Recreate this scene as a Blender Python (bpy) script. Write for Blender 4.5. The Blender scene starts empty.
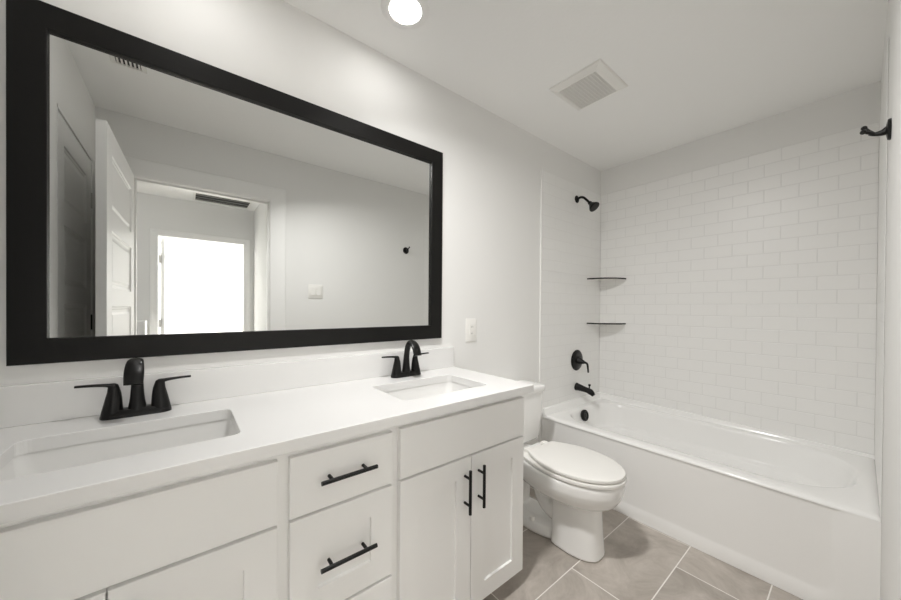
import bpy, bmesh, math, random
from mathutils import Vector, Matrix
PI = math.pi
sc = bpy.context.scene
COL = sc.collection

# ------------------------------------------------------------------ camera
F_PX, CX, CY = 329.99, 450.5, 309.95
yaw, pitch, roll = (math.radians(a) for a in (51.16, -0.355, 0.4155))
Fw = Vector((-math.sin(yaw)*math.cos(pitch), math.cos(yaw)*math.cos(pitch), math.sin(pitch)))
Rt = Vector((math.cos(yaw), math.sin(yaw), 0)); Up = Rt.cross(Fw)
R2 = Rt*math.cos(roll) + Up*math.sin(roll); U2 = -Rt*math.sin(roll) + Up*math.cos(roll)
cam = bpy.data.cameras.new('camera'); camo = bpy.data.objects.new('camera', cam); COL.objects.link(camo)
cam.sensor_fit = 'HORIZONTAL'; cam.sensor_width = 36.0; cam.lens = F_PX/901*36
cam.shift_y = (CY-300)/901; cam.clip_start = 0.02
M = Matrix((R2, U2, -Fw)).transposed().to_4x4(); M.translation = Vector((1.4537, 0, 1.2201))
camo.matrix_world = M
sc.camera = camo

# ------------------------------------------------------------------ light and exposure
LAMP_W, FILL_W, HALL_W, BED_W = 0.75, 12.2, 2.2, 165.0
w = bpy.data.worlds.new('world'); sc.world = w; w.use_nodes = True
w.node_tree.nodes['Background'].inputs[0].default_value = (.85, .92, 1, 1)
w.node_tree.nodes['Background'].inputs[1].default_value = 0.6
vs = sc.view_settings
vs.view_transform = 'Standard'; vs.look = 'None'; vs.gamma = 1; vs.use_curve_mapping = False
vs.exposure = 0.25
sc.cycles.max_bounces = 16; sc.cycles.diffuse_bounces = 10; sc.cycles.glossy_bounces = 6
sc.cycles.caustics_reflective = False; sc.cycles.caustics_refractive = False
def area(name, loc, rot, power, size, col=(1, .97, .93), size_y=None, disk=False, spread=PI):
    l = bpy.data.lights.new(name, 'AREA'); l.energy = power; l.color = col
    l.shape = 'DISK' if disk else ('RECTANGLE' if size_y else 'SQUARE'); l.size = size
    if size_y: l.size_y = size_y
    l.spread = spread
    o = bpy.data.objects.new(name, l); o.location = loc; o.rotation_euler = rot; COL.objects.link(o)
    return o
# daylight through the bedroom window beyond the hall
area('bedroom_daylight', (5.2, 1.93, 1.45), (-PI/2, 0, 0), BED_W, 1.7, (.97, .985, 1), 1.4)

# ------------------------------------------------------------------ materials
def nm(name):
    m = bpy.data.materials.new(name); m.use_nodes = True
    return m, m.node_tree.nodes, m.node_tree.links, m.node_tree.nodes['Principled BSDF']
def mth(N, L, op, a, b=None):
    n = N.new('ShaderNodeMath'); n.operation = op
    for i, v in enumerate((a, b)):
        if v is None: continue
        if isinstance(v, (int, float)): n.inputs[i].default_value = v
        else: L.new(v, n.inputs[i])
    return n.outputs[0]
def simple(name, col, rough, metal=0, bump=0, scale=200, spec=.5, mottling=0, coat=0):
    m, N, L, P = nm(name)
    P.inputs['Base Color'].default_value = (*col, 1); P.inputs['Roughness'].default_value = rough
    P.inputs['Metallic'].default_value = metal; P.inputs['Specular IOR Level'].default_value = spec
    P.inputs['Coat Weight'].default_value = coat
    g = N.new('ShaderNodeTexCoord'); t = N.new('ShaderNodeTexNoise'); t.inputs['Scale'].default_value = scale
    t.inputs['Detail'].default_value = 3; L.new(g.outputs['Object'], t.inputs['Vector'])
    r = N.new('ShaderNodeMapRange'); L.new(t.outputs['Fac'], r.inputs[0])
    r.inputs[3].default_value = max(rough-.05, .02); r.inputs[4].default_value = rough+.05
    L.new(r.outputs[0], P.inputs['Roughness'])
    if bump:
        b = N.new('ShaderNodeBump'); b.inputs['Strength'].default_value = bump; b.inputs['Distance'].default_value = .002
        L.new(t.outputs['Fac'], b.inputs['Height']); L.new(b.outputs[0], P.inputs['Normal'])
    if mottling:
        t2 = N.new('ShaderNodeTexNoise'); t2.inputs['Scale'].default_value = 6; t2.inputs['Detail'].default_value = 6
        L.new(g.outputs['Object'], t2.inputs['Vector'])
        mx = N.new('ShaderNodeMixRGB'); mx.inputs[1].default_value = (*col, 1)
        mx.inputs[2].default_value = (*[c*(1-mottling) for c in col], 1)
        L.new(t2.outputs['Fac'], mx.inputs[0]); L.new(mx.outputs[0], P.inputs['Base Color'])
    return m
WALL = simple('wall_paint', (.825, .822, .808), .65, bump=.12, scale=90)
CEIL = simple('ceiling_paint', (.91, .908, .896), .8, bump=.25, scale=60)
TRIM = simple('trim_paint', (.88, .877, .865), .35)
DOOR = simple('door_paint', (.88, .877, .865), .4)
CAB = simple('cabinet_paint', (.89, .888, .878), .33)
QUARTZ = simple('white_quartz', (.78, .777, .768), .22, mottling=.03, scale=400)
SINKM = simple('sink_porcelain', (.78, .777, .765), .15)
PORC = simple('porcelain', (.88, .877, .865), .10)
TUBM = simple('tub_enamel', (.90, .898, .888), .16)
BLACK = simple('matte_black_metal', (.005, .0047, .0045), .36, metal=.0, spec=.3, scale=300)
FRAMEB = simple('black_painted_wood', (.007, .0066, .006), .45, scale=150, bump=.05, spec=.22)
BRONZE = simple('dark_bronze_shelf', (.012, .010, .009), .25, metal=.4)
PLAST = simple('white_plastic', (.84, .83, .80), .3)
DARK = simple('dark_cavity', (.02, .02, .02), .8)
GRAYM = simple('grey_grille', (.15, .147, .14), .5)
STEEL = simple('satin_nickel', (.55, .54, .52), .35, metal=1)
CARPET = simple('carpet', (.62, .58, .52), .95, bump=.4, scale=250)
def mirror_mat():
    m, N, L, P = nm('mirror_silver')
    P.inputs['Base Color'].default_value = (.83, .84, .83, 1); P.inputs['Metallic'].default_value = 1
    P.inputs['Roughness'].default_value = 0.0
    return m
MIRROR = mirror_mat()
def emit(name, col, s):
    m, N, L, P = nm(name)
    P.inputs['Base Color'].default_value = (*col, 1)
    P.inputs['Emission Color'].default_value = (*col, 1); P.inputs['Emission Strength'].default_value = s
    return m
GLOW = emit('lamp_diffuser', (1, .98, .95), 6.0)
def floor_mat():
    m, N, L, P = nm('floor_tile')
    g = N.new('ShaderNodeTexCoord'); s = N.new('ShaderNodeSeparateXYZ'); L.new(g.outputs['Object'], s.inputs[0])
    x, y = s.outputs[0], s.outputs[1]
    u = mth(N, L, 'DIVIDE', mth(N, L, 'SUBTRACT', x, .6125), .3035)
    col = mth(N, L, 'FLOOR', u)
    v = mth(N, L, 'DIVIDE', mth(N, L, 'SUBTRACT', mth(N, L, 'SUBTRACT', y, 1.421), mth(N, L, 'MULTIPLY', col, .397)), .607)
    row = mth(N, L, 'FLOOR', v)
    fu = mth(N, L, 'SUBTRACT', u, col); fv = mth(N, L, 'SUBTRACT', v, row)
    du = mth(N, L, 'MULTIPLY', mth(N, L, 'MINIMUM', fu, mth(N, L, 'SUBTRACT', 1, fu)), .3035)
    dv = mth(N, L, 'MULTIPLY', mth(N, L, 'MINIMUM', fv, mth(N, L, 'SUBTRACT', 1, fv)), .607)
    d = mth(N, L, 'MINIMUM', du, dv)
    grout = mth(N, L, 'LESS_THAN', d, .0024)
    cb = N.new('ShaderNodeCombineXYZ'); L.new(col, cb.inputs[0]); L.new(row, cb.inputs[1])
    wn = N.new('ShaderNodeTexWhiteNoise'); wn.noise_dimensions = '3D'; L.new(cb.outputs[0], wn.inputs[0])
    off = N.new('ShaderNodeVectorMath'); off.operation = 'MULTIPLY_ADD'
    L.new(wn.outputs['Color'], off.inputs[0]); off.inputs[1].default_value = (5, 5, 5); L.new(g.outputs['Object'], off.inputs[2])
    n1 = N.new('ShaderNodeTexNoise'); n1.inputs['Scale'].default_value = 4.5; n1.inputs['Detail'].default_value = 8
    n1.inputs['Roughness'].default_value = .7; n1.inputs['Distortion'].default_value = .8
    L.new(off.outputs[0], n1.inputs['Vector'])
    cr = N.new('ShaderNodeValToRGB'); e = cr.color_ramp.elements
    e[0].position = .33; e[0].color = (.345, .308, .272, 1); e[1].position = .68; e[1].color = (.56, .515, .47, 1)
    L.new(n1.outputs['Fac'], cr.inputs[0])
    br = N.new('ShaderNodeHueSaturation'); L.new(cr.outputs[0], br.inputs['Color'])
    L.new(mth(N, L, 'ADD', mth(N, L, 'MULTIPLY', wn.outputs['Value'], .14), .93), br.inputs['Value'])
    mx = N.new('ShaderNodeMixRGB'); L.new(grout, mx.inputs[0]); L.new(br.outputs[0], mx.inputs[1])
    mx.inputs[2].default_value = (.84, .815, .775, 1); L.new(mx.outputs[0], P.inputs['Base Color'])
    P.inputs['Roughness'].default_value = .38
    bp = N.new('ShaderNodeBump'); bp.inputs['Distance'].default_value = .0015; bp.inputs['Strength'].default_value = .6
    L.new(mth(N, L, 'SUBTRACT', 1, grout), bp.inputs['Height']); L.new(bp.outputs[0], P.inputs['Normal'])
    return m
def tile_mat(name, axis, o_u, top, grout):
    m, N, L, P = nm(name)
    g = N.new('ShaderNodeTexCoord'); s = N.new('ShaderNodeSeparateXYZ'); L.new(g.outputs['Object'], s.inputs[0])
    W, H = .1535, .0803
    v = mth(N, L, 'DIVIDE', mth(N, L, 'SUBTRACT', s.outputs[2], top-40*H), H)
    row = mth(N, L, 'FLOOR', v); fv = mth(N, L, 'SUBTRACT', v, row)
    par = mth(N, L, 'MULTIPLY', mth(N, L, 'MODULO', row, 2), .5)
    u = mth(N, L, 'ADD', mth(N, L, 'DIVIDE', mth(N, L, 'SUBTRACT', s.outputs[axis], o_u-20*W), W), par)
    fu = mth(N, L, 'FRACT', u)
    du = mth(N, L, 'MULTIPLY', mth(N, L, 'MINIMUM', fu, mth(N, L, 'SUBTRACT', 1, fu)), W)
    dv = mth(N, L, 'MULTIPLY', mth(N, L, 'MINIMUM', fv, mth(N, L, 'SUBTRACT', 1, fv)), H)
    d = mth(N, L, 'MINIMUM', du, dv)
    mr = N.new('ShaderNodeMapRange'); mr.interpolation_type = 'SMOOTHSTEP'; L.new(d, mr.inputs[0])
    mr.inputs[1].default_value = .0006; mr.inputs[2].default_value = .0034
    mx = N.new('ShaderNodeMixRGB'); L.new(mr.outputs[0], mx.inputs[0])
    mx.inputs[1].default_value = (*[c*grout for c in (.86, .857, .845)], 1); mx.inputs[2].default_value = (.865, .862, .85, 1)
    L.new(mx.outputs[0], P.inputs['Base Color']); P.inputs['Roughness'].default_value = .36
    bp = N.new('ShaderNodeBump'); bp.inputs['Distance'].default_value = .0012; bp.inputs['Strength'].default_value = .55
    L.new(mr.outputs[0], bp.inputs['Height']); L.new(bp.outputs[0], P.inputs['Normal'])
    return m
FLOOR = floor_mat()
TILE_FAR = tile_mat('subway_tile_far', 0, .910, 2.222, .905)
TILE_SIDE = tile_mat('subway_tile_side', 1, 2.86, 2.222, .95)

# ------------------------------------------------------------------ mesh helpers
def world_loc(o):
    v = Vector((0, 0, 0))
    while o: v += o.location; o = o.parent
    return v
def obj(name, bm, mat, parent=None, smooth=False, angle=40, recalc=True):
    """link a bmesh given in world coordinates as one mesh object under parent"""
    if recalc: bmesh.ops.recalc_face_normals(bm, faces=bm.faces[:])
    if parent is not None: bmesh.ops.translate(bm, verts=bm.verts[:], vec=-world_loc(parent))
    me = bpy.data.meshes.new(name); bm.to_mesh(me); bm.free()
    o = bpy.data.objects.new(name, me); COL.objects.link(o); o.parent = parent
    for mm in (mat if isinstance(mat, (list, tuple)) else [mat]): me.materials.append(mm)
    if smooth:
        for p in me.polygons: p.use_smooth = True
        me.set_sharp_from_angle(angle=math.radians(angle))
    return o
def thing(name, label, cat, loc=(0, 0, 0), group=None):
    o = bpy.data.objects.new(name, None); COL.objects.link(o); o.location = loc; o.empty_display_size = .05
    o['label'] = label; o['category'] = cat
    if group: o['group'] = group
    return o
def tag(o, label, cat, group=None):
    o['label'] = label; o['category'] = cat
    if group: o['group'] = group
    return o
def struct(name, bm, mat, parent=None, **k):
    o = obj(name, bm, mat, parent, **k)
    if parent is None: o['kind'] = 'structure'
    return o
def dup(root, loc, label=None):
    r = root.copy(); COL.objects.link(r); r.location = loc
    if label: r['label'] = label
    for ch in list(root.children):
        c = ch.copy(); COL.objects.link(c); c.parent = r
        for gch in list(ch.children):
            d = gch.copy(); COL.objects.link(d); d.parent = c
    return r
def BM(): return bmesh.new()
def box(bm, x0, x1, y0, y1, z0, z1, bev=0, seg=2):
    t = bmesh.new()
    bmesh.ops.create_cube(t, size=1)
    for v in t.verts: v.co = Vector((x0+(v.co.x+.5)*(x1-x0), y0+(v.co.y+.5)*(y1-y0), z0+(v.co.z+.5)*(z1-z0)))
    if bev: bmesh.ops.bevel(t, geom=t.edges[:], offset=bev, segments=seg, profile=.5, affect='EDGES', clamp_overlap=True)
    merge(bm, t); return bm
def merge(bm, t, mat=None):
    if mat is not None: bmesh.ops.transform(t, matrix=mat, verts=t.verts[:])
    me = bpy.data.meshes.new('tmp'); t.to_mesh(me); t.free(); bm.from_mesh(me); bpy.data.meshes.remove(me)
def loft(bm, rings, cap0=True, cap1=True, closed=True):
    R = [[bm.verts.new(p) for p in r] for r in rings]
    n = len(R[0])
    for a, b in zip(R, R[1:]):
        for i in range(n if closed else n-1):
            j = (i+1) % n; bm.faces.new((a[i], a[j], b[j], b[i]))
    if cap0: bm.faces.new(R[0][::-1])
    if cap1: bm.faces.new(R[-1])
    return bm
def tube(bm, pts, rad, n=16, side=None, caps=True):
    """sweep an ellipse along pts; rad entries: r or (a, b), a along `side`"""
    pts = [Vector(p) for p in pts]; rings = []
    prev = None
    for i, p in enumerate(pts):
        t = (pts[min(i+1, len(pts)-1)] - pts[max(i-1, 0)]).normalized()
        if side is not None: s = Vector(side); s = (s - t*s.dot(t)).normalized()
        else:
            s = prev if prev is not None else (Vector((0, 0, 1)) if abs(t.z) < .9 else Vector((1, 0, 0)))
            s = (s - t*s.dot(t)).normalized(); prev = s
        q = t.cross(s)
        r = rad[i] if isinstance(rad, (list, tuple)) else rad
        a, b = r if isinstance(r, (list, tuple)) else (r, r)
        rings.append([p + s*a*math.cos(2*PI*k/n) + q*b*math.sin(2*PI*k/n) for k in range(n)])
    return loft(bm, rings, caps, caps)
def spline(pts, n=8):
    """Catmull-Rom through pts (tuples of any length)"""
    P = [pts[0]] + list(pts) + [pts[-1]]; out = []
    for i in range(1, len(P)-2):
        for k in range(n):
            t = k/n; a, b, c, d = P[i-1], P[i], P[i+1], P[i+2]
            out.append(tuple(.5*(2*b[j] + (c[j]-a[j])*t + (2*a[j]-5*b[j]+4*c[j]-d[j])*t*t + (3*b[j]-a[j]-3*c[j]+d[j])*t**3) for j in range(len(b))))
    out.append(tuple(pts[-1])); return out
def lathe(bm, prof, origin, axis, n=40):
    """prof: (radius, height along axis)"""
    ax = Vector(axis).normalized(); s = Vector((0, 0, 1)) if abs(ax.z) < .9 else Vector((1, 0, 0))
    s = (s-ax*s.dot(ax)).normalized(); q = ax.cross(s); o = Vector(origin)
    return loft(bm, [[o + ax*h + s*r*math.cos(2*PI*k/n) + q*r*math.sin(2*PI*k/n) for k in range(n)] for r, h in prof])
def ring(bm, prof, origin, axis, n=48):
    t = BM(); lathe(t, list(prof)+[prof[0]], origin, axis, n)
    big = [f for f in t.faces if len(f.verts) > 4]; bmesh.ops.delete(t, geom=big, context='FACES')
    bmesh.ops.remove_doubles(t, verts=t.verts[:], dist=1e-6); merge(bm, t)
# planes: map (u, v, h) to the world
def on_left(u, v, h): return Vector((h, u, v))              # vanity wall, u = y, v = z
def on_right(u, v, h): return Vector((WX-h, u, v))
def on_ceil(u, v, h): return Vector((u, v, CZ-h))
def rectloft(bm, u0, u1, v0, v1, prof, P, cap0=True, cap1=True):
    """rectangle rings: prof = (inset, height)"""
    return loft(bm, [[P(u0+i, v0+i, h), P(u1-i, v0+i, h), P(u1-i, v1-i, h), P(u0+i, v1-i, h)] for i, h in prof], cap0, cap1)
def rrect(u0, u1, v0, v1, r, n=6):
    if not isinstance(r, (list, tuple)): r = (r,)*4
    out = []
    for (cu, cv, a0), rr in zip(((u1, v1, 0), (u0, v1, PI/2), (u0, v0, PI), (u1, v0, 3*PI/2)), r):
        mu = cu-rr if cu == u1 else cu+rr; mv = cv-rr if cv == v1 else cv+rr
        for k in range(n+1):
            a = a0 + PI/2*k/n; out.append((mu+rr*math.cos(a), mv+rr*math.sin(a)))
    return out
def rloft(bm, rings, P, cap0=True, cap1=True, n=6):
    """rings: (u0,u1,v0,v1,r,h)"""
    return loft(bm, [[P(u, v, r[5]) for u, v in rrect(*r[:5], n=n)] for r in rings], cap0, cap1)

# ------------------------------------------------------------------ the room
WX, YF, YN, CZ = 1.511, 2.868, -.43, 2.44          # right wall, far wall, near wall, ceiling
DY0, DY1, DZ = -.28, .545, 2.076                    # bathroom doorway in the right wall
HX0, HX1, HY1 = WX+.115, 3.45, .69                 # hall
BX = 7.2                                           # bedroom far wall
struct('floor', box(BM(), -.1, HX1+.1, -1.5, YF+.1, -.1, 0), FLOOR)
bm = box(BM(), -.1, WX+.115, YN-.12, YF+.1, CZ, CZ+.1); struct('ceiling', bm, CEIL)
struct('wall_left', box(BM(), -.1, 0, YN-.12, YF+.1, 0, CZ), WALL)
struct('wall_far', box(BM(), 0, WX, YF, YF+.1, 0, CZ), WALL)
bm = BM()
box(bm, WX, HX0, YN-.12, DY0, 0, CZ); box(bm, WX, HX0, DY1, YF+.1, 0, CZ); box(bm, WX, HX0, DY0, DY1, DZ, CZ)
struct('wall_right', bm, WALL)
CX0, CX1, CDZ = .735, 1.435, 2.088                 # closet door in the near wall
bm = BM()
box(bm, 0, CX0, YN-.12, YN, 0, CZ); box(bm, CX1, WX, YN-.12, YN, 0, CZ); box(bm, CX0, CX1, YN-.12, YN, CDZ, CZ)
box(bm, CX0-.1, CX1+.1, YN-.5, YN-.45, 0, CZ)
struct('wall_near', bm, WALL)
# hall and bedroom seen in the mirror
struct('ceiling_hall', box(BM(), HX0, HX1+.1, -1.5, YF, CZ, CZ+.1), CEIL)
BDY0, BDY1, BDZ = -.232, .578, 2.0
bm = BM()
box(bm, HX1, HX1+.1, -1.5, BDY0, 0, CZ); box(bm, HX1, HX1+.1, BDY1, 2.0, 0, CZ); box(bm, HX1, HX1+.1, BDY0, BDY1, BDZ, CZ)
struct('wall_hall_back', bm, WALL)
struct('wall_hall_side', box(BM(), HX0, HX1, HY1, HY1+.1, 0, CZ), WALL)
struct('wall_hall_end', box(BM(), HX0, HX1, -1.6, -1.5, 0, CZ), WALL)
struct('floor_bedroom', box(BM(), HX1+.1, BX, -1.7, 2.1, -.1, 0.0), CARPET)
struct('ceiling_bedroom', box(BM(), HX1+.1, BX, -1.7, 2.1, CZ, CZ+.1), CEIL)
struct('wall_bedroom_back', box(BM(), BX, BX+.1, -1.7, 2.1, 0, CZ), WALL)
struct('wall_bedroom_end', box(BM(), HX1+.1, BX, -1.7, -1.6, 0, CZ), WALL)
bm = BM()
box(bm, HX1+.1, 4.3, 2.0, 2.1, 0, CZ); box(bm, 6.1, BX, 2.0, 2.1, 0, CZ); box(bm, 4.3, 6.1, 2.0, 2.1, 0, .7); box(bm, 4.3, 6.1, 2.0, 2.1, 2.2, CZ)
struct('wall_bedroom_window', bm, WALL)
bm = BM()
for a, b, c, d in ((4.3, 6.1, .7, .75), (4.3, 6.1, 2.15, 2.2), (4.3, 4.35, .75, 2.15), (6.05, 6.1, .75, 2.15), (5.18, 5.22, .75, 2.15)):
    box(bm, a, b, 2.02, 2.07, c, d)
struct('window_1', bm, TRIM)
struct('trim_1', box(BM(), HX1-.25, HX1-.001, -.55, -.318, .001, 1.06, .006), WALL)   # low wall cap at the hall
# casings: U-shaped trims around the openings
def casing_u(bm, y0, y1, zt, wd, P, th=.017):
    prof = ((0, 0), (0, th*.55), (.008, th*.7), (.02, th*.72), (wd-.018, th), (wd-.004, th), (wd, th*.8), (wd, 0))
    rings = []
    for i, h in prof:
        rings.append([P(y0-i, 0, h), P(y0-i, zt+i, h), P(y1+i, zt+i, h), P(y1+i, 0, h)])
    R = [[bm.verts.new(p) for p in r] for r in rings]; n = len(R)
    for k in range(n):
        a, b = R[k], R[(k+1) % n]
        for i in range(3): bm.faces.new((a[i], a[i+1], b[i+1], b[i]))
    bm.faces.new([r[0] for r in R]); bm.faces.new([r[3] for r in R][::-1])
bm = BM(); casing_u(bm, DY0+.014, DY1-.014, DZ-.014, .110, on_right)
casing_u(bm, DY0+.014, DY1-.014, DZ-.014, .110, lambda u, v, h: Vector((HX0+h, u, v)))
box(bm, WX-.002, HX0+.002, DY1-.018, DY1-.0005, 0, DZ-.0005); box(bm, WX-.002, HX0+.002, DY0+.0005, DY0+.018, 0, DZ-.0005)
box(bm, WX-.002, HX0+.002, DY0+.018, DY1-.018, DZ-.018, DZ-.0005)
box(bm, WX+.045, WX+.08, DY1-.03, DY1-.018, 0, DZ-.018); box(bm, WX+.045, WX+.08, DY0+.018, DY0+.03, 0, DZ-.018); box(bm, WX+.045, WX+.08, DY0+.03, DY1-.03, DZ-.03, DZ-.018)
struct('trim_2', bm, TRIM)
bm = BM(); casing_u(bm, BDY0, BDY1, BDZ, .07, lambda u, v, h: Vector((HX1-h, u, v)))
struct('trim_3', bm, TRIM)
bm = BM()
box(bm, CX0, CX0+.012, YN-.12, YN+.001, 0, CDZ); box(bm, CX1-.012, CX1, YN-.12, YN+.001, 0, CDZ); box(bm, CX0, CX1, YN-.12, YN+.001, CDZ-.012, CDZ)
struct('trim_4', bm, TRIM)
def baseboard(name, x0, x1, y0, y1):
    bm = BM(); box(bm, x0, x1, y0, y1, 0, .10, .004); struct(name, bm, TRIM)
baseboard('baseboard_left', .0005, .013, 1.175, 2.0)
baseboard('baseboard_right', WX-.013, WX-.0005, DY1+.1, 2.0)
baseboard('baseboard_hall', HX0+.1, HX1-.03, HY1-.013, HY1-.0005)
baseboard('baseboard_near', .57, CX0-.055, YN+.0005, YN+.013)

# five-panel doors
def panel_door(width, height, th, M, panels=5):
    """slab in local u (0..width), v (0..height), h (0..th); recessed panels on both faces"""
    st, top, rail, bot = .112, .115, .09, .205
    ph = (height-top-bot-rail*(panels-1))/panels
    us = [0, st, width-st, width]; vs_ = [0, bot]
    for k in range(panels): vs_ += [vs_[-1]+ph, vs_[-1]+ph+rail]
    vs_ = vs_[:-1]; vs_[-1] = height-top; vs_.append(height)
    bm = BM()
    for side in (0, 1):
        def Q(u, v, d): return M @ Vector((u, v, (th-d) if side else d))
        for i in range(3):
            for j in range(len(vs_)-1):
                a, b, c, e = us[i], us[i+1], vs_[j], vs_[j+1]
                if i == 1 and j % 2 == 1:
                    prof = ((0, 0), (.004, .005), (.012, .006), (.016, .009), (.03, .009), (.042, .004))
                    rectloft(bm, a, b, c, e, prof, Q, False, True)
                else: bm.faces.new([bm.verts.new(Q(*p, 0)) for p in ((a, c), (b, c), (b, e), (a, e))])
    for (a, b) in (((0, 0), (width, 0)), ((width, 0), (width, height)), ((width, height), (0, height)), ((0, height), (0, 0))):
        bm.faces.new([bm.verts.new(M @ Vector(p)) for p in ((*a, 0), (*b, 0), (*b, th), (*a, th))])
    bmesh.ops.remove_doubles(bm, verts=bm.verts[:], dist=.0002)
    return bm
def basis(o, u, v, h):
    m = Matrix((Vector(u), Vector(v), Vector(h))).transposed().to_4x4(); m.translation = Vector(o); return m
def lever_set(o, u, n, bm=None):
    """rosette and lever at o, lever running along u, standing out along n"""
    bm = BM(); o, u, n = Vector(o), Vector(u).normalized(), Vector(n).normalized()
    lathe(bm, ((.001, 0), (.032, 0), (.032, .006), (.028, .009), (.012, .011), (.010, .045), (.001, .046)), o, n, 24)
    tube(bm, [o+n*.04, o+n*.042+u*.03, o+n*.042+u*.07, o+n*.04+u*.115], [(.011, .008), (.011, .007), (.009, .006), (.007, .005)], 12, side=(0, 0, 1))
    return bm
# bathroom door, open a little past square, hinged on the doorway's near jamb
hin, fre = Vector((WX-.014, -.255, .012)), Vector((.703, -.276, .012))
ud = (fre-hin).normalized(); nd = Vector((0, 0, 1)).cross(ud).normalized()
if nd.y < 0: nd = -nd                              # towards the room
lw = .795
Md = basis(hin - nd*.035, ud, (0, 0, 1), nd)
d1 = struct('door_1', panel_door(lw, 2.043, .035, Md), DOOR)
pk = hin + ud*(lw-.065) + Vector((0, 0, 1.0))
obj('door_handle', lever_set(pk, -ud, nd), BLACK, d1, smooth=True)
obj('door_handle', lever_set(pk-nd*.035, -ud, -nd), BLACK, d1, smooth=True)
# closet door in the near wall
d2 = struct('door_2', panel_door(CX1-CX0-.032, 2.058, .035, basis((CX0+.016, YN-.039, .012), (1, 0, 0), (0, 0, 1), (0, 1, 0))), DOOR)
for zz in (1.84, 1.12, .28):
    bm = BM(); tube(bm, [(CX1-.014, YN-.004, zz-.045), (CX1-.014, YN-.004, zz+.045)], .006, 12)
    box(bm, CX1-.03, CX1-.006, YN-.0095, YN-.0065, zz-.045, zz+.045); obj('hinge', bm, STEEL if zz > 1.5 else BLACK, d2)  # lower hinges take black metal so their shade is in the colour
obj('door_handle', lever_set((CX0+.075, YN-.010, .96), (1, 0, 0), (0, 1, 0)), BLACK, d2, smooth=True)
# bedroom door, standing open into the bedroom
d3 = struct('door_3', panel_door(.76, 1.98, .035, basis((HX1+.105, -.178, .012), (1, 0, 0), (0, 0, 1), (0, -1, 0))), DOOR)
for zz in (1.75, 1.02, .25):
    bm = BM(); tube(bm, [(HX1+.1, -.219, zz-.045), (HX1+.1, -.219, zz+.045)], .007, 10)
    box(bm, HX1+.085, HX1+.108, -.231, -.212, zz-.045, zz+.045); obj('hinge', bm, STEEL, d3)

# ------------------------------------------------------------------ tub surround
EPS = .0005
bm = box(BM(), .008, WX-.003, YF-.008, YF-EPS, .45, 2.222, .0015, 1); struct('wall_far_tiled', bm, TILE_FAR)
bm = box(BM(), EPS, .008, 2.004, YF-.008, .45, 2.222, .0015, 1); struct('wall_left_tiled', bm, TILE_SIDE)
bm = box(BM(), WX-.003, WX-EPS, 2.004, YF-.008, .45, 2.222, .0015, 1); struct('wall_right_tiled', bm, TILE_SIDE)
struct('trim_5', box(BM(), EPS, .011, 1.993, 2.0038, .10, 2.222, .002), TRIM)

# ------------------------------------------------------------------ bathtub
tub = thing('bathtub', 'white alcove bathtub with flat apron along the tiled wall', 'bathtub', (.75, 2.45, 0))
TX0, TX1, TY0, TY1 = .0008, WX-.0002, 2.033, YF-.0008
def flat(u, v, h): return Vector((u, v, h))
bm = BM()
rings = [(TX0, TX1, TY0, TY1, .012, .4285), (TX0, TX1, TY0, TY1, .012, .4295), (TX0+.002, TX1-.002, TY0+.004, TY1-.002, .014, .436),
         (TX0+.008, TX1-.008, TY0+.014, TY1-.008, .02, .441), (TX0+.03, TX1-.03, TY0+.03, TY1-.02, .03, .442),
         (.080, 1.462, 2.121, 2.800, (.30, .20, .20, .30), .441), (.085, 1.457, 2.126, 2.796, (.30, .20, .20, .30), .439),
         (.092, 1.449, 2.134, 2.789, (.295, .195, .195, .295), .430), (.096, 1.442, 2.139, 2.784, (.29, .195, .195, .29), .41),
         (.118, 1.385, 2.158, 2.762, (.28, .19, .19, .28), .29), (.122, 1.372, 2.163, 2.757, (.28, .19, .19, .28), .278),
         (.135, 1.352, 2.176, 2.744, (.27, .18, .18, .27), .272), (.142, 1.34, 2.183, 2.737, (.265, .18, .18, .265), .262),
         (.165, 1.27, 2.205, 2.715, (.24, .17, .17, .24), .14), (.19, 1.23, 2.23, 2.69, (.22, .15, .15, .22), .105), (.25, 1.15, 2.28, 2.64, (.16, .12, .12, .16), .095)]
rloft(bm, rings, flat, False, True, n=14)
# raised flange along the three walls
t = BM(); prof = ((0, .43), (0, .487), (.006, .492), (.016, .490), (.022, .482), (.026, .455), (.036, .441), (.036, .43))
hr = lambda h: .441+(h-.441)*.25 if h > .441 else h     # the flange runs lower towards the right wall
R = []
for i, h in prof:
    R.append([t.verts.new(p) for p in ((TX0+i, TY0+.006, h), (TX0+i, TY1-i, h), (TX1, TY1-i, hr(h)))])
for a, b in zip(R, R[1:]):
    for i in range(2): t.faces.new((a[i], a[i+1], b[i+1], b[i]))
t.faces.new([r[0] for r in R]); t.faces.new([r[2] for r in R])
merge(bm, t)
obj('basin', bm, TUBM, tub, smooth=True, angle=50)
bm = BM()                                           # apron: slab with a shallow sunk panel and a kick band
P = lambda u, v, h: Vector((u, TY0+.05-h, v))
rings = [(TX0, TX1, .001, .43, .004, 0), (TX0, TX1, .001, .43, .004, .046), (TX0+.0005, TX1-.0002, .001, .43, .004, .0498),
         (TX0+.02, TX1-.09, .052, .424, (.01, .01, .02, .06), .0498), (TX0+.035, TX1-.106, .066, .420, (.01, .01, .02, .06), .043), (TX0+.05, TX1-.12, .08, .416, (.01, .01, .02, .06), .042)]
rloft(bm, rings, P, True, True, n=8)
obj('apron', bm, TUBM, tub, smooth=True, angle=35)
bm = BM(); lathe(bm, ((.001, 0), (.038, 0), (.040, .008), (.043, .014), (.043, .026), (.038, .031), (.030, .032), (.028, .028), (.014, .028), (.012, .031), (.001, .032)), (.092, 2.435, .385), (1, 0, .18), 32)
o = obj('overflow_cover', bm, BLACK, tub, smooth=True); o['label'] = 'round black overflow cover'
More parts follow.
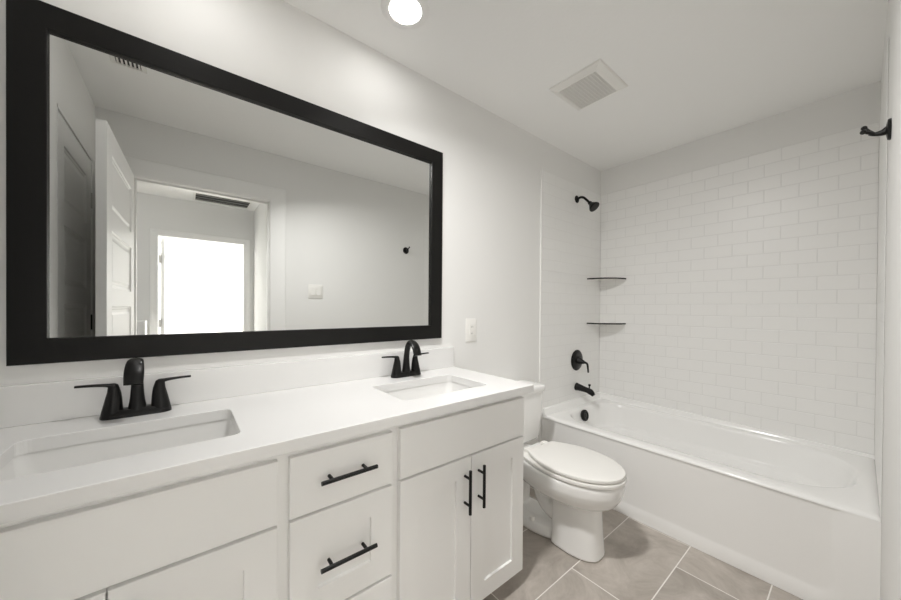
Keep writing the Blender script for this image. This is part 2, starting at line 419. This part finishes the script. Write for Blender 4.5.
bm = BM(); lathe(bm, ((.001, 0), (.033, 0), (.033, .003), (.026, .005), (.001, .006)), (.30, 2.46, .0951), (0, 0, 1), 28)
o = obj('drain', bm, BLACK, tub, smooth=True); o['label'] = 'round black drain'

# ------------------------------------------------------------------ toilet
TYC = 1.58
toi = thing('toilet', 'white two-piece toilet with closed lid between vanity and tub', 'toilet', (.4, TYC, 0))
def egg(xb, xf, xm, wb, w_, z, n=44, k=1.0, cx=None, tipp=2.0):
    """outline, back corner half width wb, widest w_ at xm, round front; k scales about its middle"""
    half = []
    m = n//2
    for i in range(m+1):
        t = i/m
        if t < .42:
            s = t/.42; x = xb+(xm-xb)*s; hw = wb+(w_-wb)*math.sin(PI/2*s)
        else:
            a = (t-.42)/.58*PI/2; x = xm+(xf-xm)*math.sin(a); hw = w_*max(math.cos(a), 0)**(2/tipp)
        half.append((x, max(hw, 0.0)))
    pts = [(x, h) for x, h in half[:-1]] + [(half[-1][0], 0)] + [(x, -h) for x, h in half[:-1][::-1]]
    cx = (xb+xf)/2 if cx is None else cx
    return [Vector((cx+(x-cx)*k, TYC+y*k, z)) for x, y in pts]
bm = BM()                                           # upper bowl
loft(bm, [egg(.21, .768, .50, .125, .187, .396), egg(.21, .771, .50, .128, .190, .38), egg(.21, .768, .50, .128, .189, .345),
          egg(.21, .757, .49, .12, .180, .315), egg(.22, .738, .48, .105, .164, .284), egg(.24, .705, .47, .09, .138, .260), egg(.28, .64, .46, .08, .09, .24)])
loft(bm, [egg(.45, .662, .54, .080, .084, .28, tipp=3), egg(.45, .668, .54, .083, .087, .14, tipp=3), egg(.45, .676, .54, .09, .096, .03, tipp=3), egg(.45, .679, .54, .094, .10, .001, tipp=3)])
loft(bm, [egg(.10, .5, .3, .10, .108, .001), egg(.10, .5, .3, .10, .108, .03), egg(.11, .5, .3, .085, .098, .055), egg(.12, .5, .3, .04, .06, .075)])
tube(bm, spline([(.58, TYC, .20), (.48, TYC, .13), (.38, TYC, .15), (.32, TYC, .25), (.25, TYC, .30), (.19, TYC, .22), (.17, TYC, .06)], 6),
     [(.062, .055)]*37, 20, side=(0, 1, 0))
box(bm, .03, .26, TYC-.11, TYC+.11, .31, .376, .02, 3)
o = obj('bowl', bm, PORC, toi, smooth=True, angle=180)
md = o.modifiers.new('remesh', 'REMESH'); md.mode = 'VOXEL'; md.voxel_size = .006; md.use_smooth_shade = True
md = o.modifiers.new('smooth', 'SMOOTH'); md.factor = .6; md.iterations = 8
def slab(bm, z0, z1, xb, xf, xm, wb, ww, dome=0):
    e = lambda z, k: egg(xb, xf, xm, wb, ww, z, k=k, n=64)
    loft(bm, [e(z0, .990), e(z0+.001, .998), e(z0+.003, 1), e(z1-.004, 1), e(z1-.0012, .996), e(z1, .98), e(z1+dome*.4, .85), e(z1+dome*.8, .5), e(z1+dome, .12)])
bm = BM(); slab(bm, .4015, .4175, .265, .777, .52, .125, .187); obj('seat', bm, PLAST, toi, smooth=True, angle=32)
bm = BM(); slab(bm, .4245, .4395, .315, .772, .52, .110, .182, .004); obj('lid', bm, PLAST, toi, smooth=True, angle=32)
for s in (-1, 1):
    bm = BM(); box(bm, .275, .313, TYC+s*.075-.02, TYC+s*.075+.02, .4165, .436, .006); obj('hinge_cap', bm, PLAST, toi, smooth=True)
bm = BM(); rloft(bm, [(.05, .16, TYC-.06, TYC+.06, .03, .372), (.05, .16, TYC-.06, TYC+.06, .03, .396), (.03, .175, TYC-.175, TYC+.175, .03, .398), (.024, .185, TYC-.19, TYC+.19, .035, .41), (.018, .194, TYC-.202, TYC+.202, .035, .55), (.016, .198, TYC-.207, TYC+.207, .035, .70)], flat, n=8)
obj('tank', bm, PORC, toi, smooth=True, angle=50)
bm = BM(); rloft(bm, [(.012, .204, TYC-.213, TYC+.213, .03, .7005), (.009, .208, TYC-.217, TYC+.217, .03, .706), (.009, .208, TYC-.217, TYC+.217, .03, .728), (.014, .203, TYC-.212, TYC+.212, .03, .736), (.03, .185, TYC-.195, TYC+.195, .03, .738)], flat, n=8)
obj('tank_lid', bm, PORC, toi, smooth=True, angle=50)
bm = BM(); lathe(bm, ((.001, 0), (.014, 0), (.014, .008), (.001, .01)), (.198, TYC-.15, .65), (1, 0, 0), 20)
tube(bm, [(.21, TYC-.155, .65), (.214, TYC-.12, .648), (.212, TYC-.085, .643)], [(.006, .005), (.006, .004), (.008, .004)], 12, side=(0, 0, 1))
obj('flush_lever', bm, STEEL, toi, smooth=True)
for s in (-1, 1):
    bm = BM(); lathe(bm, ((.016, 0), (.016, .008), (.012, .018), (.001, .021)), (.33, TYC+s*.085, .057), (0, 0, 1), 20); obj('bolt_cap', bm, PLAST, toi, smooth=True)

# ------------------------------------------------------------------ vanity
VF = .535                                            # front plane of doors and drawers
VY0, VY1 = YN+.002, 1.160
van = thing('vanity_cabinet', 'long white vanity cabinet with black bar pulls under the quartz countertop', 'vanity', (.27, .36, 0))
bm = BM()
# carcass in a U so that the sink bowls hang free inside it: ends, divider panels, back, floor and face frame
for a, b in ((VY0, VY0+.018), (.188, .206), (.518, .536), (VY1-.018, VY1)): box(bm, .002, VF-.02, a, b, .07, .855)
box(bm, .002, .02, VY0, VY1, .07, .855); box(bm, .02, VF-.02, VY0, VY1, .07, .088)
for a, b in ((VY0, VY0+.03), (.176, .220), (.503, .547), (VY1-.03, VY1)): box(bm, VF-.04, VF-.0195, a, b, .07, .855, .001, 1)
for a, b in ((.07, .105), (.645, .68), (.815, .855)): box(bm, VF-.04, VF-.0197, VY0+.001, VY1-.001, a, b)
box(bm, VF-.04, VF-.0197, .2, .52, .345, .395)
obj('body', bm, CAB, van)
bm = box(BM(), .05, VF-.085, VY0, VY1-.001, .001, .071); obj('toe_kick', bm, CAB, van)
def front(name, y0, y1, z0, z1, inset=None):
    bm = BM(); P = lambda u, v, h: Vector((VF-.019+h, u, v))
    prof = [(0, 0), (0, .0175), (.0015, .019)]
    if inset: prof += [(inset, .019), (inset+.0012, .0105)]
    rectloft(bm, y0, y1, z0, z1, prof, P)
    return obj(name, bm, CAB, van)
def pull(parent, y, z, vertical=False, L=.16):
    bm = BM(); x1 = VF+.032; g = L*.62/2
    if vertical:
        tube(bm, [(x1, y, z-L/2), (x1, y, z+L/2)], .0058, 16)
        for s in (-1, 1): tube(bm, [(VF+.0003, y, z+s*g), (x1, y, z+s*g)], .0048, 12)
    else:
        tube(bm, [(x1, y-L/2, z), (x1, y+L/2, z)], .0058, 16)
        for s in (-1, 1): tube(bm, [(VF+.0003, y+s*g, z), (x1, y+s*g, z)], .0048, 12)
    o = obj('pull_handle', bm, BLACK, parent, smooth=True, angle=50); o['label'] = 'black bar pull'
front('false_drawer_front', VY0+.002, .184, .668, .829); front('false_drawer_front', .538, 1.157, .668, .830)
dr = front('drawer', .212, .511, .668, .828); pull(dr, .362, .753)
dr = front('drawer', .212, .511, .381, .660, .072); pull(dr, .362, .520)
dr = front('drawer', .212, .511, .080, .373, .072); pull(dr, .362, .240)
for y0, y1, hy in ((VY0+.002, -.120, -.153), (-.117, .184, -.084), (.538, .8455, .8135), (.8485, 1.157, .8845)):
    d = front('door', y0, y1, .075, .660, .072); pull(d, hy, .545, True)
# countertop with two rectangular cut-outs
CT0, CT1, CTF = .857, .8895, .5675
cty0, cty1 = YN+.001, 1.182
SINKS = ((-.315, .115), (.607, 1.025)); SX0, SX1 = .175, .447
top = thing('countertop', 'white quartz countertop with two sink cut-outs on the vanity', 'countertop', (.28, .37, CT0))
bm = BM()
ys = [cty0, SINKS[0][0], SINKS[0][1], SINKS[1][0], SINKS[1][1], cty1]
outer = (.0008, CTF)
for (a, b), solid in zip(zip(ys, ys[1:]), (1, 0, 1, 0, 1)):
    for z in (CT0, CT1):
        if solid: bm.faces.new([bm.verts.new(p) for p in ((outer[0], a, z), (SX0, a, z), (SX1, a, z), (outer[1], a, z), (outer[1], b, z), (SX1, b, z), (SX0, b, z), (outer[0], b, z))])
        else:
            for x0, x1 in ((outer[0], SX0), (SX1, outer[1])): bm.faces.new([bm.verts.new(p) for p in ((x0, a, z), (x1, a, z), (x1, b, z), (x0, b, z))])
bmesh.ops.remove_doubles(bm, verts=bm.verts[:], dist=1e-5)
bot = {tuple(round(c, 5) for c in v.co): v for v in bm.verts}
for e in [e for e in bm.edges if len(e.link_faces) == 1 and e.verts[0].co.z > CT1-.001]:
    a, b = e.verts
    k = lambda v: bot[(round(v.co.x, 5), round(v.co.y, 5), round(CT0, 5))]
    bm.faces.new((a, b, k(b), k(a)))
bmesh.ops.recalc_face_normals(bm, faces=bm.faces[:])
ve = [e for e in bm.edges if abs(e.verts[0].co.z-e.verts[1].co.z) > .01 and SX0-.01 < e.verts[0].co.x < SX1+.01 and cty0+.01 < e.verts[0].co.y < cty1-.01]
bmesh.ops.bevel(bm, geom=ve, offset=.022, segments=5, profile=.5, affect='EDGES')
te = [e for e in bm.edges if len(e.link_faces) == 2 and e.calc_face_angle(0) > 1.2 and min(e.verts[0].co.z, e.verts[1].co.z) > CT1-.001]
bmesh.ops.bevel(bm, geom=te, offset=.0015, segments=1, profile=.5, affect='EDGES')
obj('slab', bm, QUARTZ, top)
bm = box(BM(), .0008, .0205, cty0, cty1, CT1+.0003, 1.0, .0015); obj('backsplash', bm, QUARTZ, top)
for i, (a, b) in enumerate(SINKS):
    s = thing('sink_basin', ['white undermount sink basin under the faucet nearer the door wall',
              'white undermount sink basin at the toilet end of the countertop'][i], 'sink', ((SX0+SX1)/2, (a+b)/2, .71), 'undermount vanity sinks')
    bm = BM(); x0, x1 = SX0-.003, SX1+.003; a -= .003; b += .003
    rings = [(x0-.018, x1+.012, a-.012, b+.012, .03, CT0-.012), (x0-.018, x1+.012, a-.012, b+.012, .03, CT0-.0006), (x0, x1, a, b, .025, CT0-.0006),
             (x0+.003, x1-.003, a+.003, b-.003, .026, .83), (x0+.016, x1-.016, a+.018, b-.018, .04, .772), (x0+.022, x1-.022, a+.025, b-.025, .045, .757), (x0+.033, x1-.033, a+.038, b-.038, .05, .742), (x0+.047, x1-.047, a+.054, b-.054, .05, .733),
             (x0+.065, x1-.065, a+.08, b-.08, .05, .728), (x0+.1, x1-.1, a+.18, b-.18, .03, .722)]
    rloft(bm, rings, flat, False, True, n=8)
    rloft(bm, [(x0-.018, x1+.012, a-.012, b+.012, .03, CT0-.012), (x0-.004, x1+.004, a-.004, b+.004, .03, CT0-.02), (x0+.01, x1-.01, a+.012, b-.012, .05, .742), (x0+.05, x1-.05, a+.06, b-.06, .05, .712)], flat, False, True, n=8)
    obj('bowl', bm, SINKM, s, smooth=True, angle=50)
    bm = BM(); lathe(bm, ((.001, 0), (.03, 0), (.03, .003), (.022, .005), (.001, .007)), ((SX0+SX1)/2, (a+b)/2, .7221), (0, 0, 1), 28)
    o = obj('drain', bm, BLACK, s, smooth=True); o['label'] = 'round black drain'

# ------------------------------------------------------------------ faucets
def faucet(loc, label):
    x0, y0, z0 = loc
    f = thing('faucet', label, 'faucet', loc, 'black two-handle sink faucets')
    W = lambda x, y, z: Vector((x0+x, y0+y, z0+z))
    bm = BM()
    rloft(bm, [(x0-.026, x0+.026, y0-.080, y0+.080, .0255, z0+.0004), (x0-.026, x0+.026, y0-.080, y0+.080, .0255, z0+.006),
               (x0-.024, x0+.024, y0-.078, y0+.078, .0235, z0+.012), (x0-.017, x0+.017, y0-.06, y0+.06, .016, z0+.022)], flat, n=10)
    obj('base', bm, BLACK, f, smooth=True, angle=50)
    bm = BM()
    pts = spline([(0, .008), (.000, .05), (.003, .10), (.016, .145), (.040, .168), (.066, .163), (.088, .140), (.101, .109)], 6)
    hw = spline([(.024, .023), (.017, .017), (.0140, .013), (.0150, .0105), (.0165, .0085), (.0195, .0075), (.0215, .007), (.0205, .0065)], 6)
    tube(bm, [W(a, 0, b) for a, b in pts], hw, 22, side=(0, 1, 0))
    obj('spout', bm, BLACK, f, smooth=True, angle=50)
    for s in (-1, 1):
        bm = BM()
        loft(bm, [[W(rx*math.cos(2*PI*k/24), s*yc + ry*math.sin(2*PI*k/24), z) for k in range(24)] for yc, rx, ry, z in
             ((.054, .0235, .0255, .008), (.053, .021, .022, .03), (.051, .017, .0185, .055), (.050, .0135, .0150, .075), (.051, .011, .0125, .088), (.053, .0095, .0115, .097), (.055, .006, .007, .101))])
        tube(bm, [W(0, s*y, z) for y, z in spline([(.045, .088), (.06, .0955), (.08, .0985), (.105, .100), (.128, .1005)], 5)],
             spline([(.010, .008), (.0105, .0055), (.010, .0042), (.0095, .0036), (.0085, .0032)], 5), 14, side=(1, 0, 0))
        obj('handle', bm, BLACK, f, smooth=True, angle=50)
    return f
fa = faucet((.075, -.112, CT1), 'black two-handle faucet standing behind the sink nearer the door wall')
dup(fa, (.075, .837, CT1), 'black two-handle faucet standing behind the sink at the toilet end')

# ------------------------------------------------------------------ mirror
mir = thing('mirror', 'large rectangular mirror in a wide black frame above the vanity', 'mirror', (0, .36, 1.055))
MY0, MY1, MZ0, MZ1 = -.3727, 1.0936, 1.0553, 2.0644
bm = BM()
prof = ((0, .0008), (0, .0195), (.0015, .021), (.069, .021), (.0705, .0195), (.0712, .0068), (.066, .0068), (.066, .0008))
R = [[bm.verts.new(p) for p in (on_left(MY0+i, MZ0+i, h), on_left(MY1-i, MZ0+i, h), on_left(MY1-i, MZ1-i, h), on_left(MY0+i, MZ1-i, h))] for i, h in prof]
for k in range(len(R)):
    a, b = R[k], R[(k+1) % len(R)]
    for i in range(4): j = (i+1) % 4; bm.faces.new((a[i], a[j], b[j], b[i]))
obj('frame', bm, FRAMEB, mir)
bm = box(BM(), .0012, .006, MY0+.067, MY1-.067, MZ0+.067, MZ1-.067); obj('mirror_glass', bm, MIRROR, mir)

# ------------------------------------------------------------------ fittings on the tub wall
def xs(y): return lambda x, z, dy=0: Vector((x, y+dy, z))
sh = thing('overhead_shower', 'black shower head on a curved arm high on the tub wall', 'shower head', (.009, 2.465, 2.10))
X = xs(2.465)
bm = BM(); lathe(bm, ((.001, 0), (.030, 0), (.029, .004), (.020, .010), (.012, .016), (.001, .017)), X(.0085, 2.105), (1, 0, 0), 28); obj('flange', bm, BLACK, sh, smooth=True)
bm = BM(); tube(bm, [X(a, b) for a, b in spline([(.012, 2.105), (.04, 2.112), (.065, 2.105), (.09, 2.082), (.118, 2.05)], 6)], .0095, 16); obj('arm', bm, BLACK, sh, smooth=True)
bm = BM(); lathe(bm, ((.001, -.004), (.012, -.002), (.016, .008), (.015, .018), (.020, .024), (.026, .034), (.038, .052), (.042, .060), (.041, .066), (.036, .067), (.001, .066)), X(.115, 2.054), (.68, 0, -.73), 32)
obj('spray_head', bm, BLACK, sh, smooth=True)
va = thing('shower_valve', 'round black shower valve plate with lever above the tub spout', 'valve', (.009, 2.485, .803))
X = xs(2.485)
bm = BM(); lathe(bm, ((.001, 0), (.083, 0), (.084, .004), (.078, .010), (.05, .014), (.030, .017), (.001, .018)), X(.0085, .803), (1, 0, 0), 48); obj('escutcheon', bm, BLACK, va, smooth=True)
bm = BM(); lathe(bm, ((.001, 0), (.027, 0), (.024, .02), (.018, .034), (.014, .05), (.001, .052)), X(.024, .803), (1, 0, -.22), 28)
tube(bm, [X(a, b) for a, b in spline([(.06, .797), (.08, .792), (.096, .787), (.103, .774), (.107, .745), (.110, .716)], 5)],
     spline([(.011, .011), (.0105, .010), (.0105, .008), (.0105, .007), (.0105, .006), (.009, .005)], 5), 14, side=(0, 1, 0))
obj('lever', bm, BLACK, va, smooth=True)
sp = thing('tub_spout', 'black tub spout with a diverter knob over the bathtub end', 'tub spout', (.009, 2.485, .585))
bm = BM(); tube(bm, [X(a, b) for a, b in spline([(.0085, .588), (.03, .586), (.07, .580), (.105, .575), (.132, .566), (.156, .545)], 5)],
     spline([(.030, .032), (.027, .028), (.024, .023), (.023, .021), (.023, .023), (.017, .013)], 5), 22, side=(0, 1, 0))
obj('spout', bm, BLACK, sp, smooth=True)
bm = BM(); lathe(bm, ((.005, 0), (.005, .022), (.009, .026), (.010, .033), (.007, .038), (.001, .039)), X(.118, .589), (.1, 0, 1), 18); obj('diverter_knob', bm, BLACK, sp, smooth=True)
for z, lb in ((1.473, 'thin quarter-round corner shelf with dark edge, the upper of the pair'), (1.099, 'thin quarter-round corner shelf with dark edge, the lower of the pair')):
    cs = thing('corner_shelf', lb, 'shelf', (.0083, YF-.0083, z), 'corner shelves over the tub')
    ox, oy, r = .0083, YF-.0083, .222
    arc = [(math.sin(PI/2*k/28), -math.cos(PI/2*k/28)) for k in range(29)]
    bm = BM(); loft(bm, [[Vector((ox, oy, zz))]+[Vector((ox+c*(r-.003), oy+d*(r-.003), zz)) for c, d in arc] for zz in (z-.003, z+.003)])
    o = obj('shelf_panel', bm, PLAST, cs); o['label'] = 'white shelf panel'
    bm = BM(); loft(bm, [[Vector((ox+c*q, oy+d*q, zz)) for q, zz in ((r-.003, z-.0055), (r, z-.0055), (r, z+.0055), (r-.003, z+.0055))] for c, d in arc])
    o = obj('rim', bm, BRONZE, cs); o['label'] = 'thin dark bronze rim'

# ------------------------------------------------------------------ electrics, hook, ceiling
ol = thing('electrical_outlet', 'white outlet plate on the wall between mirror and tub', 'outlet', (0, 1.328, 1.088))
P = on_left
bm = BM(); rloft(bm, [(1.286, 1.370, 1.020, 1.158, .005, .0006), (1.286, 1.370, 1.020, 1.158, .005, .004), (1.290, 1.366, 1.024, 1.154, .004, .0065)], P, n=4); obj('plate', bm, PLAST, ol, smooth=True, angle=30)
bm = BM(); rectloft(bm, 1.310, 1.346, 1.055, 1.123, ((0, .0066), (0, .0085), (.001, .0095)), P); rc = obj('receptacle', bm, PLAST, ol)
for zc in (1.070, 1.108):
    for dy in (-.006, .006):
        bm = BM(); rectloft(bm, 1.328+dy-.001, 1.328+dy+.001, zc-.004, zc+.004, ((0, .0096), (0, .0098)), P); obj('slot', bm, DARK, rc)
bm = BM(); rectloft(bm, 1.320, 1.336, 1.084, 1.0935, ((0, .0096), (.001, .0112)), P); obj('test_button', bm, PLAST, rc)
ls = thing('light_switch', 'white double rocker switch plate beside the doorway', 'light switch', (WX, .878, 1.352))
P = on_right
bm = BM(); rloft(bm, [(.818, .940, 1.293, 1.412, .005, .0006), (.818, .940, 1.293, 1.412, .005, .004), (.822, .936, 1.297, 1.408, .004, .0065)], P, n=4); obj('plate', bm, PLAST, ls, smooth=True, angle=30)
for yc in (.856, .902):
    bm = BM(); vv = [P(u, v, h) for u, v, h in ((yc-.0165, 1.32, .0066), (yc+.0165, 1.32, .0066), (yc+.0165, 1.385, .0066), (yc-.0165, 1.385, .0066), (yc-.0165, 1.32, .0125), (yc+.0165, 1.32, .0125), (yc+.0165, 1.385, .0085), (yc-.0165, 1.385, .0085))]
    V = [bm.verts.new(p) for p in vv]
    for f in ((0, 1, 2, 3), (4, 5, 6, 7), (0, 1, 5, 4), (1, 2, 6, 5), (2, 3, 7, 6), (3, 0, 4, 7)): bm.faces.new([V[i] for i in f])
    obj('rocker', bm, PLAST, ls)
hk = thing('robe_hook', 'black double robe hook on the right wall', 'robe hook', (WX, 1.777, 1.807))
bm = BM(); lathe(bm, ((.001, 0), (.033, 0), (.034, .003), (.031, .007), (.014, .010), (.001, .011)), (WX-.0006, 1.777, 1.809), (-1, 0, 0), 32); obj('plate', bm, BLACK, hk, smooth=True)
bm = BM()
tube(bm, spline([(WX-.006, 1.777, 1.808), (WX-.018, 1.777, 1.804), (WX-.034, 1.777, 1.805), (WX-.044, 1.777, 1.810)], 5), spline([(.014, .014), (.010, .010), (.006, .006), (.005, .005)], 5), 14)
for dy, zt, xt in ((.010, 1.837, .055), (-.012, 1.817, .057)):
    tube(bm, spline([(WX-.032, 1.777, 1.804), (WX-.043, 1.777+dy*.5, 1.806+(zt-1.806)*.4), (WX-xt, 1.777+dy, zt)], 6), .0048, 12)
    t = BM(); bmesh.ops.create_uvsphere(t, u_segments=16, v_segments=10, radius=.0075); merge(bm, t, Matrix.Translation((WX-xt, 1.777+dy, zt)))
obj('hook', bm, BLACK, hk, smooth=True, angle=60)

def downlight(x, y, label, power, tilt=0):
    d = thing('ceiling_downlight', label, 'ceiling light', (x, y, CZ), 'round recessed downlights')
    bm = BM(); t = CZ
    ring(bm, ((.066, .001), (.098, .001), (.098, .003), (.092, .007), (.071, .010), (.066, .008)), (x, y, t), (0, 0, -1), 48)
    obj('trim_ring', bm, TRIM, d, smooth=True)
    bm = BM(); lathe(bm, ((.0655, .001), (.0655, .006), (.001, .0065)), (x, y, t), (0, 0, -1), 48); obj('diffuser', bm, GLOW, d)
    l = area('downlight_lamp', (x, y, CZ-.012-.068*math.sin(tilt)), (tilt, 0, 0), power, .135, (1, .985, .965), disk=True, spread=math.radians(128) if tilt else PI); return d
downlight(.277, .700, 'round white recessed downlight glowing in the ceiling near the mirror', LAMP_W)
downlight(.264, .010, 'added round recessed downlight, out of frame above the nearer sink', LAMP_W)  # assumed twin of the downlight near the mirror, added to light the room
downlight(.72, .44, 'added fill downlight, out of frame in the middle of the bathroom ceiling', FILL_W, math.radians(24))  # invented fill lamp with most of the power, beam tilted towards the tub
fan = thing('exhaust_fan', 'square white exhaust fan cover on the ceiling toward the tub', 'exhaust fan', (.5, 1.725, CZ))
P = on_ceil
bm = BM()
prof = ((0, .0006), (0, .004), (.004, .009), (.030, .022), (.036, .0225), (.037, .010), (.036, .0006))
R = [[bm.verts.new(P(*p, h)) for p in ((.358+i*1.0, 1.572+i), (.648-i*1.2, 1.572+i), (.648-i*1.2, 1.880-i), (.358+i, 1.880-i))] for i, h in prof]
for k in range(len(R)):
    a, b = R[k], R[(k+1) % len(R)]
    for i in range(4): j = (i+1) % 4; bm.faces.new((a[i], a[j], b[j], b[i]))
obj('cover', bm, PLAST, fan)
bm = BM(); gx0, gx1, gy0, gy1 = .389, .604, 1.608, 1.845
n = 26
for k in range(n):
    y = gy0 + (gy1-gy0)*(k+.5)/n; box(bm, gx0, gx1, y-.0019, y+.0019, CZ-.021, CZ-.013)
for k in range(13):
    x = gx0 + (gx1-gx0)*k/12; box(bm, x-.0012, x+.0012, gy0, gy1, CZ-.0205, CZ-.013)
o = obj('grille', bm, PLAST, fan)
bm = box(BM(), gx0-.002, gx1+.002, gy0-.002, gy1+.002, CZ-.004, CZ-.001); o = obj('backing', bm, GRAYM, fan)
def register(name, x0, x1, y0, y1, z, label, along, n, border=.02, slat=PLAST, back=DARK, cols=1):
    r = thing(name, label, 'air vent', ((x0+x1)/2, (y0+y1)/2, z))
    P = lambda u, v, h: Vector((u, v, z-h))
    bm = BM(); prof = ((0, .0006), (0, .003), (.004, .007), (border, .009), (border, .002), (border, .0006))
    R = [[bm.verts.new(P(*p, h)) for p in ((x0+i, y0+i), (x1-i, y0+i), (x1-i, y1-i), (x0+i, y1-i))] for i, h in prof]
    for k in range(len(R)):
        a, b = R[k], R[(k+1) % len(R)]
        for i in range(4): j = (i+1) % 4; bm.faces.new((a[i], a[j], b[j], b[i]))
    obj('frame', bm, PLAST, r)
    bm = BM(); a0, a1, b0, b1 = x0+border, x1-border, y0+border, y1-border
    for k in range(n):
        if along == 'y':
            c = a0+(a1-a0)*(k+.5)/n; wv = (a1-a0)/n*.2; box(bm, c-wv, c+wv, b0, b1, z-.008, z-.003)
        else:
            c = b0+(b1-b0)*(k+.5)/n; wv = (b1-b0)/n*.22; box(bm, a0, a1, c-wv, c+wv, z-.008, z-.003)
    if cols > 1:
        for k in range(1, cols):
            if along == 'x': c = a0+(a1-a0)*k/cols; box(bm, c-.012, c+.012, b0, b1, z-.0085, z-.003)
    obj('louvers', bm, slat, r)
    bm = box(BM(), a0, a1, b0, b1, z-.002, z-.0005); obj('backing', bm, back, r)
register('supply_register', .61, .918, -.29, -.155, CZ, 'white ceiling air register with dark slots, seen at the mirror top', 'x', 6, .020, PLAST, DARK)
register('return_grille', 3.02, 3.35, .07, .615, CZ, 'wide dark return air grille on the hall ceiling, in the mirror', 'y', 3, .02, GRAYM, DARK)
register('supply_register', 6.5, 6.75, -.12, .22, CZ, 'small white air register on the bright bedroom ceiling, in the mirror', 'y', 5, .02, PLAST, GRAYM)
# unseen hall ceiling lamp, added to light the rooms (out of the mirror's view)
hl = thing('ceiling_downlight', 'added unseen downlight in the hall ceiling beyond the doorway', 'ceiling light', (2.3, -.6, CZ))
bm = BM(); ring(bm, ((.070, .001), (.100, .001), (.100, .003), (.094, .007), (.075, .010), (.070, .008)), (2.3, -.6, CZ), (0, 0, -1), 48); obj('trim_ring', bm, TRIM, hl, smooth=True)
bm = BM(); lathe(bm, ((.0695, .001), (.0695, .006), (.001, .0065)), (2.3, -.6, CZ), (0, 0, -1), 48); obj('diffuser', bm, GLOW, hl)
area('hall_fill_lamp', (2.3, -.6, CZ-.012), (0, 0, 0), HALL_W, .135, (1, .965, .92), disk=True)
